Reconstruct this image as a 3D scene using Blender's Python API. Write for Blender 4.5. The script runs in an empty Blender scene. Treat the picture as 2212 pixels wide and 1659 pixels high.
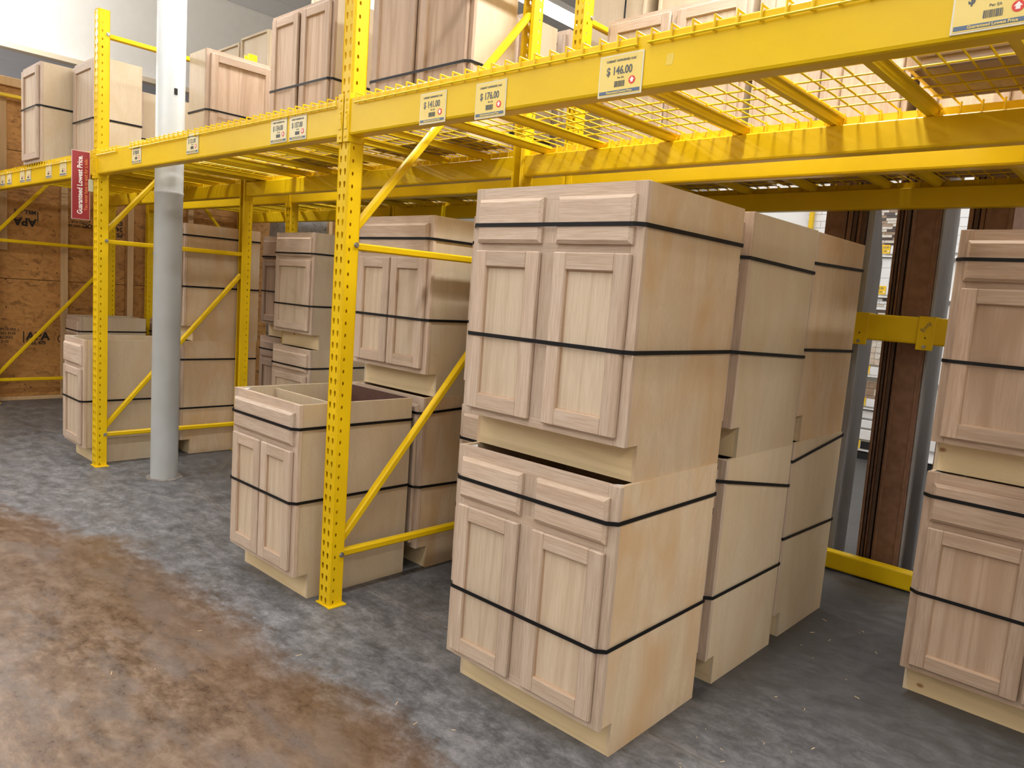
import bpy, bmesh, math, random
from mathutils import Vector, Matrix
from mathutils.geometry import tessellate_polygon
random.seed(7)
S = bpy.context.scene
COL = S.collection

# ------------------------------------------------------------------ camera
AZ, PITCH, ROLL, FPX = -0.744064, -0.120812, 0.074438, 1598.563
cam_d = bpy.data.cameras.new('camera'); cam = bpy.data.objects.new('camera', cam_d); COL.objects.link(cam)
_f = Vector((math.cos(PITCH)*math.sin(AZ), math.cos(PITCH)*math.cos(AZ), math.sin(PITCH)))
_r = Vector((math.cos(AZ), -math.sin(AZ), 0)); _u = _r.cross(_f)
_c, _s = math.cos(ROLL), math.sin(ROLL)
R2 = _c*_r+_s*_u; U2 = -_s*_r+_c*_u
cam.matrix_world = Matrix(((R2.x, U2.x, -_f.x, 1.151), (R2.y, U2.y, -_f.y, -1.744), (R2.z, U2.z, -_f.z, 1.410), (0, 0, 0, 1)))
cam_d.sensor_width = 36.0; cam_d.sensor_fit = 'HORIZONTAL'
cam_d.lens = FPX/2212*36.0; cam_d.clip_start = 0.02; cam_d.clip_end = 100
S.camera = cam

# ------------------------------------------------------------------ world, exposure, lamps
S.view_settings.view_transform = 'Standard'; S.view_settings.look = 'None'
S.view_settings.exposure = 0.13; S.view_settings.gamma = 1.0
S.view_settings.use_curve_mapping = False
W = bpy.data.worlds.new('world'); S.world = W; W.use_nodes = True
W.node_tree.nodes['Background'].inputs[0].default_value = (0.95, 0.97, 1.0, 1)
W.node_tree.nodes['Background'].inputs[1].default_value = 0.25
LAMP_Z = 4.02
LAMPS = [(x, y) for x in (-7.9, -3.6, -0.2, 3.4) for y in (-6.2, -3.6, -1.0, 1.6, 4.2) if x > -7 or y < -.5]
LAMP_W = 33
def area(name, loc, sx, sy, power, color=(0.985, 0.985, 0.99)):
    l = bpy.data.lights.new(name, 'AREA'); l.shape = 'RECTANGLE'; l.size = sx; l.size_y = sy
    l.energy = power; l.color = color
    o = bpy.data.objects.new(name, l); COL.objects.link(o); o.location = loc
    return o
for i, (lx, ly) in enumerate(LAMPS):
    area('strip_lamp_light', (lx, ly, LAMP_Z-0.10), 0.34, 2.4, LAMP_W*(2.6 if lx < -7 else 1.0)*((3.4 if abs(lx+.2) < .1 else 2.3) if abs(ly-1.6) < .1 else .95))

ww = area('added_wall_fill', (-7.9, -1.35, 4.05), 1.8, 0.4, 210); ww.rotation_euler = (0, math.radians(80), math.radians(-38))  # added fill out of view, brightens the high left wall
sl = area('added_ceiling_fill', (-12.6, -2.0, 2.4), 1.2, 1.2, 130); sl.rotation_euler = (math.pi, 0, 0)  # added fill out of view, brightens the low side room ceiling
# ------------------------------------------------------------------ helpers
def setp(o, label=None, cat=None, group=None, kind=None):
    if label: o['label'] = label
    if cat: o['category'] = cat
    if group: o['group'] = group
    if kind: o['kind'] = kind
    return o
def empty(name, loc=(0, 0, 0), rz=0.0, label=None, cat=None, group=None):
    o = bpy.data.objects.new(name, None); COL.objects.link(o)
    o.location = loc; o.rotation_euler = (0, 0, rz); o.empty_display_size = 0.1
    return setp(o, label, cat, group)
def mesh_of(bm, name, smooth=False):
    me = bpy.data.meshes.new(name); bmesh.ops.recalc_face_normals(bm, faces=bm.faces[:])
    bm.to_mesh(me); bm.free()
    if smooth:
        for p in me.polygons: p.use_smooth = True
    return me
def link(name, me, mat=None, parent=None, loc=None):
    if mat and not me.materials: me.materials.append(mat)
    o = bpy.data.objects.new(name, me); COL.objects.link(o)
    if parent is not None: o.parent = parent
    if loc: o.location = loc
    return o
def obj(name, bm, mat, parent=None, smooth=False, loc=None):
    return link(name, mesh_of(bm, name, smooth), mat, parent, loc)
def bx(bm, x0, x1, y0, y1, z0, z1, bev=0.0, seg=1):
    vs = [bm.verts.new((x, y, z)) for x in (x0, x1) for y in (y0, y1) for z in (z0, z1)]
    fs = [(0, 1, 3, 2), (4, 6, 7, 5), (0, 4, 5, 1), (2, 3, 7, 6), (0, 2, 6, 4), (1, 5, 7, 3)]
    f = [bm.faces.new([vs[i] for i in q]) for q in fs]
    if bev > 0:
        es = list({e for q in f for e in q.edges})
        bmesh.ops.recalc_face_normals(bm, faces=f)
        bmesh.ops.bevel(bm, geom=es, offset=bev, segments=seg, affect='EDGES', profile=0.5)
    return vs
def box(name, x0, x1, y0, y1, z0, z1, mat, parent=None, bev=0.0, seg=1):
    bm = bmesh.new(); bx(bm, x0, x1, y0, y1, z0, z1, bev, seg)
    return obj(name, bm, mat, parent)
def prism(bm, pts, axis, a0, a1):
    """extrude polygon pts (2-D) along axis from a0 to a1; axis x: pts=(y,z); y: (x,z); z: (x,y)"""
    def mk(p, a):
        return {'x': (a, p[0], p[1]), 'y': (p[0], a, p[1]), 'z': (p[0], p[1], a)}[axis]
    A = [bm.verts.new(mk(p, a0)) for p in pts]; B = [bm.verts.new(mk(p, a1)) for p in pts]
    n = len(pts); bm.faces.new(A); bm.faces.new(B[::-1])
    for i in range(n): bm.faces.new((A[i], B[i], B[(i+1) % n], A[(i+1) % n]))
def bar(bm, p, q, r, n=6, roll=0.0):
    """round/polygonal bar from p to q"""
    p = Vector(p); q = Vector(q); d = (q-p).normalized()
    t = Vector((0, 0, 1)) if abs(d.z) < 0.9 else Vector((1, 0, 0))
    a = d.cross(t).normalized(); b = d.cross(a)
    A = []; B = []
    for i in range(n):
        th = 2*math.pi*i/n+roll; v = (a*math.cos(th)+b*math.sin(th))*r
        A.append(bm.verts.new(p+v)); B.append(bm.verts.new(q+v))
    for i in range(n): bm.faces.new((A[i], A[(i+1) % n], B[(i+1) % n], B[i]))
    bm.faces.new(A[::-1]); bm.faces.new(B)
def rbar(bm, p, q, wa, wb, ref=(1, 0, 0), bev=0.004):
    """rectangular tube from p to q; wa = width along ref, wb = the other way"""
    p = Vector(p); q = Vector(q); d = (q-p).normalized(); a = Vector(ref).normalized(); b = d.cross(a).normalized()
    pr = [(-wa/2+bev, -wb/2), (wa/2-bev, -wb/2), (wa/2, -wb/2+bev), (wa/2, wb/2-bev), (wa/2-bev, wb/2), (-wa/2+bev, wb/2), (-wa/2, wb/2-bev), (-wa/2, -wb/2+bev)]
    A = [bm.verts.new(p+a*u+b*v) for u, v in pr]; B = [bm.verts.new(q+a*u+b*v) for u, v in pr]
    n = len(pr)
    for i in range(n): bm.faces.new((A[i], A[(i+1) % n], B[(i+1) % n], B[i]))
    bm.faces.new(A[::-1]); bm.faces.new(B)
_tc = {}
def text_mesh(txt, size, bold=0.0, depth=0.0004, align='LEFT', sx=1.0):
    k = (txt, size, bold, depth, align, sx)
    if k in _tc: return _tc[k]
    cu = bpy.data.curves.new('lettering', 'FONT'); cu.body = txt; cu.size = size; cu.offset = bold; cu.extrude = depth
    cu.align_x = align; cu.resolution_u = 3
    o = bpy.data.objects.new('lettering', cu); COL.objects.link(o)
    dg = bpy.context.evaluated_depsgraph_get(); dg.update()
    me = bpy.data.meshes.new_from_object(o.evaluated_get(dg))
    me.materials.clear()
    if sx != 1.0:
        for v in me.vertices: v.co.x *= sx
    bpy.data.objects.remove(o); bpy.data.curves.remove(cu)
    _tc[k] = me
    return me
def text(name, txt, size, mat, parent, M, bold=0.0, align='LEFT', sx=1.0):
    me = text_mesh(txt, size, bold, 0.0003, align, sx).copy(); me.transform(M)
    return link(name, me, mat, parent)
# text frames: FRONT reads for a viewer looking +y, PLUSX for a viewer looking -x
def FRONT(x, y, z): return Matrix.Translation((x, y, z)) @ Matrix.Rotation(math.pi/2, 4, 'X')
def PLUSX(x, y, z, roll=0.0): return Matrix.Translation((x, y, z)) @ Matrix.Rotation(math.pi/2, 4, 'Z') @ Matrix.Rotation(math.pi/2, 4, 'X') @ Matrix.Rotation(roll, 4, 'Z')

# ------------------------------------------------------------------ materials
def new_mat(name):
    m = bpy.data.materials.new(name); m.use_nodes = True
    nt = m.node_tree; return m, nt, nt.nodes['Principled BSDF']
def N(nt, typ, **kw):
    n = nt.nodes.new(typ)
    for k, v in kw.items():
        if k.startswith('i_'): n.inputs[k[2:].replace('_', ' ')].default_value = v
        else: setattr(n, k, v)
    return n
def coords(nt, scale, rnd=True):
    tc = N(nt, 'ShaderNodeTexCoord'); mp = N(nt, 'ShaderNodeMapping'); mp.inputs['Scale'].default_value = scale
    if rnd:
        oi = N(nt, 'ShaderNodeObjectInfo'); mu = N(nt, 'ShaderNodeVectorMath', operation='SCALE'); mu.inputs[0].default_value = (13.0, 7.0, 17.0)
        nt.links.new(oi.outputs['Random'], mu.inputs['Scale'])
        ad = N(nt, 'ShaderNodeVectorMath', operation='ADD')
        nt.links.new(tc.outputs['Object'], ad.inputs[0]); nt.links.new(mu.outputs[0], ad.inputs[1])
        nt.links.new(ad.outputs[0], mp.inputs['Vector'])
    else: nt.links.new(tc.outputs['Object'], mp.inputs['Vector'])
    return mp.outputs[0]
def ramp(nt, fac, stops):
    r = N(nt, 'ShaderNodeValToRGB'); e = r.color_ramp.elements
    while len(e) < len(stops): e.new(0.5)
    for el, (p, c) in zip(e, stops): el.position = p; el.color = (c[0], c[1], c[2], 1)
    nt.links.new(fac, r.inputs[0]); return r.outputs[0]
def mix(nt, fac, a, b, blend='MIX'):
    m = N(nt, 'ShaderNodeMix', data_type='RGBA', blend_type=blend)
    for s, v in ((m.inputs[0], fac), (m.inputs[6], a), (m.inputs[7], b)):
        if isinstance(v, (int, float)): s.default_value = v
        elif isinstance(v, tuple): s.default_value = (v[0], v[1], v[2], 1)
        else: nt.links.new(v, s)
    return m.outputs[2]
def wood(name, c, axis='z', fine=0.16, wavy=0.25, blotch=0.15, rough=0.62, spread=0.10, g=.045):
    """procedural bare wood, grain along axis"""
    m, nt, b = new_mat(name)
    st = {'z': (1, 1, g), 'x': (g, 1, 1), 'y': (1, g, 1)}[axis]
    co = coords(nt, st)
    n1 = N(nt, 'ShaderNodeTexNoise', i_Scale=230.0, i_Detail=3.0, i_Roughness=.6); nt.links.new(co, n1.inputs['Vector'])
    n2 = N(nt, 'ShaderNodeTexNoise', i_Scale=7.0, i_Detail=2.0, i_Distortion=.6); nt.links.new(co, n2.inputs['Vector'])
    mm = N(nt, 'ShaderNodeMath', operation='MULTIPLY'); mm.inputs[1].default_value = 34.0; nt.links.new(n2.outputs['Fac'], mm.inputs[0])
    fr = N(nt, 'ShaderNodeMath', operation='SINE'); nt.links.new(mm.outputs[0], fr.inputs[0])
    hf = N(nt, 'ShaderNodeMath', operation='MULTIPLY_ADD'); hf.inputs[1].default_value = .5; hf.inputs[2].default_value = .5; nt.links.new(fr.outputs[0], hf.inputs[0])
    pw = N(nt, 'ShaderNodeMath', operation='POWER'); pw.inputs[1].default_value = 3.0; nt.links.new(hf.outputs[0], pw.inputs[0])
    co2 = coords(nt, {'z': (1, 1, .5), 'x': (.5, 1, 1), 'y': (1, .5, 1)}[axis])
    n3 = N(nt, 'ShaderNodeTexNoise', i_Scale=5.0, i_Detail=4.0, i_Distortion=.8); nt.links.new(co2, n3.inputs['Vector'])
    dk = (c[0]*.66, c[1]*.58, c[2]*.50)
    f1 = ramp(nt, n1.outputs['Fac'], [(.40, (0, 0, 0)), (.62, (1, 1, 1))])
    g1 = N(nt, 'ShaderNodeMath', operation='MULTIPLY'); g1.inputs[1].default_value = fine*2; nt.links.new(f1, g1.inputs[0])
    col = mix(nt, g1.outputs[0], c, dk)
    g2 = N(nt, 'ShaderNodeMath', operation='MULTIPLY'); g2.inputs[1].default_value = wavy; nt.links.new(pw.outputs[0], g2.inputs[0])
    col = mix(nt, g2.outputs[0], col, dk)
    f3 = ramp(nt, n3.outputs['Fac'], [(.38, (0, 0, 0)), (.66, (1, 1, 1))])
    g3 = N(nt, 'ShaderNodeMath', operation='MULTIPLY'); g3.inputs[1].default_value = blotch; nt.links.new(f3, g3.inputs[0])
    col = mix(nt, g3.outputs[0], col, (c[0]*.86, c[1]*.70, c[2]*.52))
    oi = N(nt, 'ShaderNodeObjectInfo')
    hs = N(nt, 'ShaderNodeHueSaturation')
    mr = N(nt, 'ShaderNodeMapRange'); mr.inputs['To Min'].default_value = 1-spread; mr.inputs['To Max'].default_value = 1+spread*.6
    nt.links.new(oi.outputs['Random'], mr.inputs['Value']); nt.links.new(mr.outputs[0], hs.inputs['Value']); nt.links.new(col, hs.inputs['Color'])
    nt.links.new(hs.outputs[0], b.inputs['Base Color'])
    b.inputs['Roughness'].default_value = rough; b.inputs['Specular IOR Level'].default_value = .35
    bp = N(nt, 'ShaderNodeBump', i_Strength=.12, i_Distance=.0006); nt.links.new(n1.outputs['Fac'], bp.inputs['Height']); nt.links.new(bp.outputs[0], b.inputs['Normal'])
    return m
def paint(name, c, rough=.4, var=.06, scale=9.0, metal=0.0, spec=.5, coat=0.0, wear=None):
    m, nt, b = new_mat(name)
    co = coords(nt, (1, 1, 1))
    n = N(nt, 'ShaderNodeTexNoise', i_Scale=scale, i_Detail=4.0); nt.links.new(co, n.inputs['Vector'])
    f = ramp(nt, n.outputs['Fac'], [(.35, (0, 0, 0)), (.7, (1, 1, 1))])
    col = mix(nt, f, (c[0]*(1+var*.4), c[1]*(1+var*.4), c[2]*(1+var*.4)), (c[0]*(1-var), c[1]*(1-var*1.2), c[2]*(1-var*1.4)))
    if wear:
        n2 = N(nt, 'ShaderNodeTexNoise', i_Scale=38.0, i_Detail=5.0, i_Roughness=.7); nt.links.new(co, n2.inputs['Vector'])
        f2 = ramp(nt, n2.outputs['Fac'], [(.70, (0, 0, 0)), (.74, (1, 1, 1))])
        col = mix(nt, f2, col, wear)
    nt.links.new(col, b.inputs['Base Color'])
    rr = N(nt, 'ShaderNodeMapRange'); rr.inputs['To Min'].default_value = rough*.85; rr.inputs['To Max'].default_value = rough*1.2
    nt.links.new(n.outputs['Fac'], rr.inputs['Value']); nt.links.new(rr.outputs[0], b.inputs['Roughness'])
    b.inputs['Metallic'].default_value = metal; b.inputs['Specular IOR Level'].default_value = spec; b.inputs['Coat Weight'].default_value = coat
    return m
OAK = (0.60, 0.478, 0.378)
M = {}
M['oak_z'] = wood('oak_upright_grain', OAK, 'z', .26, .30, .16)
M['oak_x'] = wood('oak_level_grain', OAK, 'x', .28, .34, .16)
M['oak_pz'] = wood('oak_veneer_panel', (0.63, 0.515, 0.385), 'z', .16, .40, .12)
M['oak_red_z'] = wood('oak_reddish_upright', (0.49, 0.365, 0.275), 'z', .24, .40, .16)
M['oak_red_x'] = wood('oak_reddish_level', (0.49, 0.365, 0.275), 'x', .24, .40, .16)
M['oak_red_pz'] = wood('oak_reddish_veneer', (0.51, 0.375, 0.275), 'z', .14, .60, .12)
M['oak_stick_shaded'] = wood('oak_profile_edge_shaded', (0.46, 0.315, 0.205), 'z', .2, .2, .1)  # darker profile wood, with the groove's shadow line mixed into its colour
M['ply_warm'] = wood('maple_plywood_warm', (0.665, 0.525, 0.36), 'z', .10, .20, .80, .55, .10, .20)
M['ply_pale'] = wood('birch_plywood_pale', (0.61, 0.508, 0.362), 'z', .09, .12, .35, .55, .10, .16)
M['pine'] = wood('pine_board', (0.74, 0.585, 0.35), 'x', .05, .30, .15, .6)
M['stud'] = wood('spruce_stud', (0.62, 0.42, 0.22), 'z', .06, .25, .12, .7)
_m = M['pine']; _nt = _m.node_tree; _b = _nt.nodes['Principled BSDF']; _src = _b.inputs['Base Color'].links[0].from_socket
_v = N(_nt, 'ShaderNodeTexVoronoi', i_Scale=4.2); _nt.links.new(coords(_nt, (1, 1, 1.6)), _v.inputs['Vector'])
_k = ramp(_nt, _v.outputs['Distance'], [(.0, (1, 1, 1)), (.035, (.9, .9, .9)), (.075, (0, 0, 0))])
_nt.links.new(mix(_nt, _k, _src, (0.30, 0.13, 0.05)), _b.inputs['Base Color'])
M['hard'] = paint('brown_hardboard', (0.085, 0.037, 0.026), .55, .15, 40)
M['yellow'] = paint('yellow_rack_enamel', (0.785, 0.520, 0.004), .36, .05, 5, spec=.28, coat=.0)
M['yellow_wire'] = paint('yellow_wire_coating', (0.79, 0.55, 0.010), .42, .05, 9, spec=.3)
M['strap'] = paint('black_strapping', (0.005, 0.005, 0.006), .5, .1, 30, spec=.25)
M['plastic'] = paint('white_corner_plastic', (0.75, 0.76, 0.78), .4, .04)
M['pillar'] = paint('pale_grey_column_paint', (0.44, 0.455, 0.447), .45, .06, 6, wear=(0.40, 0.41, 0.40))
M['black'] = paint('black_matte', (0.008, 0.008, 0.009), .6)
M['steel'] = paint('zinc_bolt', (0.45, 0.46, 0.48), .32, .1, 60, metal=.9)
M['red'] = paint('sign_red', (0.30, 0.022, 0.030), .4, .05)
M['signedge'] = paint('sign_pale_border', (0.62, 0.45, 0.42), .4)
M['white_ink'] = paint('white_print', (0.85, 0.84, 0.82), .5, .02)
M['orange_ink'] = paint('orange_print', (0.85, 0.33, 0.10), .5, .02)
M['tag'] = paint('cream_price_card', (0.80, 0.615, 0.16), .35, .03, 12)
M['tagw'] = paint('pale_price_card', (0.78, 0.68, 0.38), .35, .03, 12)
M['sleeve'] = paint('clear_tag_sleeve', (0.72, 0.68, 0.52), .25, .03)
M['ink'] = paint('dark_grey_ink', (0.10, 0.11, 0.115), .5)
M['blue_ink'] = paint('slate_blue_ink', (0.10, 0.15, 0.24), .5)
M['red_ink'] = paint('red_ink', (0.70, 0.05, 0.03), .5)
M['osb_ink'] = paint('black_stamp_ink', (0.018, 0.014, 0.011), .7)
M['wall'] = paint('cream_wall_paint', (0.78, 0.755, 0.69), .7, .02)
M['trim'] = paint('beige_trim_paint', (0.60, 0.50, 0.36), .6, .02)
M['ceil'] = paint('white_ceiling_board', (0.70, 0.70, 0.69), .8, .05, 60)
M['ceil2'] = paint('grey_ceiling_board', (0.62, 0.63, 0.66), .8, .03, 60)
M['slab'] = paint('brown_fibreboard', (0.235, 0.120, 0.068), .6, .18, 22)
M['slabdark'] = paint('dark_fibreboard_edge', (0.095, 0.052, 0.032), .65, .2, 30)
M['greypanel'] = wood('grey_wood_laminate', (0.40, 0.41, 0.43), 'z', .25, .35, .3, .45)
M['whitegloss'] = paint('white_tile_glaze', (0.80, 0.81, 0.83), .2, .03)
M['shelfwhite'] = paint('white_shelf_metal', (0.80, 0.80, 0.80), .4, .02)
M['stone1'] = paint('cream_stone_tile', (0.62, 0.53, 0.44), .4, .2, 30)
M['stone2'] = paint('brown_stone_tile', (0.33, 0.235, 0.165), .4, .25, 30)
M['mos_dark'] = paint('dark_mosaic_glass', (0.085, 0.065, 0.058), .2, .2, 40)
M['mos_light'] = paint('light_mosaic_stone', (0.66, 0.62, 0.56), .3, .2, 40)
M['grout'] = paint('pale_grout', (0.50, 0.47, 0.43), .8)
M['pad'] = paint('dusty_grout_pad', (0.24, 0.22, 0.20), .8, .3, 30)
M['tagyellow'] = paint('yellow_shelf_card', (0.85, 0.55, 0.02), .4, .02)
M['fixture'] = paint('white_fixture_metal', (0.8, 0.8, 0.8), .4, .02)
M['tape'] = paint('pale_tape', (0.78, 0.56, 0.06), .3, .05)
M['clip'] = paint('clear_clip_plastic', (0.55, 0.55, 0.42), .2, .03)
mm_, nt_, b_ = new_mat('lamp_diffuser'); b_.inputs['Base Color'].default_value = (.9, .9, .9, 1)
b_.inputs['Emission Color'].default_value = (1, .96, .9, 1); b_.inputs['Emission Strength'].default_value = 12.0; M['lamp'] = mm_
def osb(name, c, c2, scale=26):
    m, nt, b = new_mat(name); co = coords(nt, (1, 1, 1))
    nz = N(nt, 'ShaderNodeTexNoise', i_Scale=9.0, i_Detail=3.0); nt.links.new(co, nz.inputs['Vector'])
    mxv = N(nt, 'ShaderNodeMix', data_type='VECTOR'); mxv.inputs[0].default_value = .12
    nt.links.new(co, mxv.inputs[4]); nt.links.new(nz.outputs['Color'], mxv.inputs[5])
    def flakes(sc):
        mp = N(nt, 'ShaderNodeMapping'); mp.inputs['Scale'].default_value = sc; nt.links.new(mxv.outputs[1], mp.inputs['Vector'])
        v = N(nt, 'ShaderNodeTexVoronoi', i_Scale=1.0); nt.links.new(mp.outputs[0], v.inputs['Vector']); return v
    v1 = flakes((scale, scale*.55, scale*1.9)); v2 = flakes((scale*.9, scale*.9, scale*1.1))
    sep = N(nt, 'ShaderNodeSeparateColor'); nt.links.new(v1.outputs['Color'], sep.inputs[0])
    sep2 = N(nt, 'ShaderNodeSeparateColor'); nt.links.new(v2.outputs['Color'], sep2.inputs[0])
    av = N(nt, 'ShaderNodeMath', operation='ADD'); nt.links.new(sep.outputs[0], av.inputs[0]); nt.links.new(sep2.outputs[1], av.inputs[1])
    hv = N(nt, 'ShaderNodeMath', operation='MULTIPLY'); hv.inputs[1].default_value = .5; nt.links.new(av.outputs[0], hv.inputs[0])
    col = ramp(nt, hv.outputs[0], [(.0, c2), (.22, (c[0]*.8, c[1]*.76, c[2]*.7)), (.55, c), (1, (c[0]*1.16, c[1]*1.16, c[2]*1.2))])
    sp = N(nt, 'ShaderNodeTexNoise', i_Scale=34.0, i_Detail=2.0); nt.links.new(co, sp.inputs['Vector'])
    sf = ramp(nt, sp.outputs['Fac'], [(.70, (0, 0, 0)), (.74, (1, 1, 1))])
    col = mix(nt, sf, col, (c2[0]*.35, c2[1]*.3, c2[2]*.25))
    nt.links.new(col, b.inputs['Base Color']); b.inputs['Roughness'].default_value = .65
    bp = N(nt, 'ShaderNodeBump', i_Strength=.4, i_Distance=.002); nt.links.new(hv.outputs[0], bp.inputs['Height']); nt.links.new(bp.outputs[0], b.inputs['Normal'])
    return m
M['osb'] = osb('oriented_strand_board', (0.46, 0.225, 0.058), (0.20, 0.085, 0.024))
M['osb_grey'] = osb('grey_strand_board', (0.40, 0.41, 0.44), (0.14, 0.15, 0.17), 20)

# concrete floor: grey slab, brown stained aisle, worn joints
def floor_mat():
    m, nt, b = new_mat('stained_concrete')
    tc = N(nt, 'ShaderNodeTexCoord'); P = tc.outputs['Object']
    sep = N(nt, 'ShaderNodeSeparateXYZ'); nt.links.new(P, sep.inputs[0])
    def noise(s, d=5.0, dist=0.0, r=.55, st=(1, 1, 1)):
        mp = N(nt, 'ShaderNodeMapping'); mp.inputs['Scale'].default_value = st; nt.links.new(P, mp.inputs['Vector'])
        n = N(nt, 'ShaderNodeTexNoise', i_Scale=s, i_Detail=d, i_Distortion=dist, i_Roughness=r); nt.links.new(mp.outputs[0], n.inputs['Vector']); return n.outputs['Fac']
    def math_(op, a, b2=None, c=None):
        n = N(nt, 'ShaderNodeMath', operation=op)
        for i, v in enumerate((a, b2, c)):
            if v is None: continue
            if isinstance(v, (int, float)): n.inputs[i].default_value = v
            else: nt.links.new(v, n.inputs[i])
        return n.outputs[0]
    X, Y = sep.outputs[0], sep.outputs[1]
    nb = noise(1.9, 6, .5, .6); nm = noise(8.5, 12, .15, .76, (.9, 1.5, 1)); nf = noise(70, 5, .3, .62); nl = noise(.8, 4); ns = noise(3.0, 10, .35, .70, (.6, 1.6, 1))
    # stain edge: aisle side of a wavering line y = -.33 (x > -3.4), closer to the camera beyond
    e = math_('ADD', Y, 0.36)
    e = math_('ADD', e, math_('MULTIPLY', math_('SUBTRACT', nb, .5), .42))
    e = math_('ADD', e, math_('MULTIPLY', math_('SUBTRACT', nm, .5), .40))
    xl = math_('MAXIMUM', math_('SUBTRACT', -2.6, X), 0.0)
    e = math_('ADD', e, math_('MULTIPLY', math_('MINIMUM', xl, 1.4), .33))
    e = math_('SUBTRACT', e, math_('MULTIPLY', math_('MAXIMUM', math_('SUBTRACT', -4.6, X), 0.0), .16))
    stain = ramp(nt, math_('MULTIPLY_ADD', e, -2.0, .5), [(.30, (0, 0, 0)), (.50, (.7, .7, .7)), (.72, (1, 1, 1))])
    grey = ramp(nt, nm, [(.39, (0.070, 0.070, 0.073)), (.5, (0.130, 0.131, 0.138)), (.61, (0.205, 0.204, 0.210))])
    grey = mix(nt, math_('MULTIPLY', ramp(nt, ns, [(.48, (0, 0, 0)), (.72, (1, 1, 1))]), .40), grey, (0.225, 0.205, 0.185))
    grey = mix(nt, math_('MULTIPLY', ramp(nt, noise(11, 9, 1.4, .7), [(.58, (0, 0, 0)), (.72, (1, 1, 1))]), .22), grey, (0.34, 0.32, 0.30))
    grey = mix(nt, math_('MULTIPLY', ramp(nt, noise(16, 9, .8, .7), [(.36, (1, 1, 1)), (.50, (0, 0, 0))]), .50), grey, (0.075, 0.075, 0.082))
    brown = ramp(nt, nm, [(.39, (0.066, 0.035, 0.018)), (.5, (0.135, 0.082, 0.048)), (.61, (0.225, 0.155, 0.103))])
    brown = mix(nt, math_('MULTIPLY', ramp(nt, nl, [(.4, (0, 0, 0)), (.7, (1, 1, 1))]), .5), brown, (0.195, 0.135, 0.098))
    brown = mix(nt, math_('MULTIPLY', ramp(nt, ns, [(.48, (0, 0, 0)), (.62, (1, 1, 1))]), .50), brown, (0.165, 0.150, 0.146))
    col = mix(nt, stain, grey, brown)
    # deeper ring right at the stain edge
    ring = ramp(nt, math_('ABSOLUTE', math_('ADD', e, .13)), [(.0, (1, 1, 1)), (.22, (0, 0, 0))])
    col = mix(nt, math_('MULTIPLY', ring, .42), col, (0.125, 0.066, 0.032))
    # under the racks the slab is darker, less so far left
    rack_dark = ramp(nt, math_('ADD', math_('MULTIPLY', Y, .8), math_('MULTIPLY', nb, .4)), [(.35, (0, 0, 0)), (1.0, (1, 1, 1))])
    rack_dark = math_('MULTIPLY', rack_dark, ramp(nt, math_('MULTIPLY_ADD', X, .5, 3.2), [(.1, (.1, .1, .1)), (.9, (1, 1, 1))]))
    col = mix(nt, math_('MULTIPLY', rack_dark, .70), col, (0.048, 0.045, 0.042))
    fl = ramp(nt, nf, [(.30, (.88, .88, .88)), (.65, (1.04, 1.04, 1.04))])
    col = mix(nt, 1.0, col, fl, 'MULTIPLY')
    # joints (segments)
    segs = [(-5.5, -0.02, -3.42, 0.33), (-3.42, 0.33, -4.30, 1.0), (-3.42, 0.33, -2.75, 0.26), (-6.9, -2.1, -3.9, -.55), (-3.9, -.55, -3.85, -.1), (-1.62, .28, -0.9, .30), (-0.9, .30, 1.6, .36), (-1.62, .28, -2.75, .26)]
    dj = None
    wob = math_('MULTIPLY', math_('SUBTRACT', noise(22, 3), .5), .02)
    for (x0, y0, x1, y1) in segs:
        L = math.hypot(x1-x0, y1-y0); ux, uy = (x1-x0)/L, (y1-y0)/L
        dx = math_('SUBTRACT', X, x0); dy = math_('SUBTRACT', Y, y0)
        t = math_('ADD', math_('MULTIPLY', dx, ux), math_('MULTIPLY', dy, uy))
        t2 = math_('MAXIMUM', math_('MINIMUM', t, L), 0.0)
        ex = math_('SUBTRACT', dx, math_('MULTIPLY', t2, ux)); ey = math_('SUBTRACT', dy, math_('MULTIPLY', t2, uy))
        d = math_('SQRT', math_('ADD', math_('MULTIPLY', ex, ex), math_('MULTIPLY', ey, ey)))
        dj = d if dj is None else math_('MINIMUM', dj, d)
    dj = math_('ADD', dj, wob)
    halo = ramp(nt, dj, [(.004, (1, 1, 1)), (.03, (0, 0, 0))]); core = ramp(nt, dj, [(.0, (1, 1, 1)), (.006, (0, 0, 0))])
    col = mix(nt, math_('MULTIPLY', math_('MULTIPLY', halo, .30), ramp(nt, nm, [(.35, (.1, .1, .1)), (.65, (1, 1, 1))])), col, (0.30, 0.265, 0.225))
    col = mix(nt, math_('MULTIPLY', core, .45), col, (0.06, 0.055, 0.05))
    nt.links.new(col, b.inputs['Base Color'])
    ro = ramp(nt, nm, [(.36, (.42, .42, .42)), (.64, (.58, .58, .58))])
    ro = mix(nt, stain, ro, ramp(nt, nm, [(.36, (.26, .26, .26)), (.64, (.38, .38, .38))]))
    nt.links.new(ro, b.inputs['Roughness'])
    b.inputs['Specular IOR Level'].default_value = .5
    hgt = math_('SUBTRACT', math_('ADD', math_('MULTIPLY', nf, .3), nm), math_('MULTIPLY', core, 2.0))
    bp = N(nt, 'ShaderNodeBump', i_Strength=.25, i_Distance=.004); nt.links.new(hgt, bp.inputs['Height']); nt.links.new(bp.outputs[0], b.inputs['Normal'])
    return m
M['floor'] = floor_mat()

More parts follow.
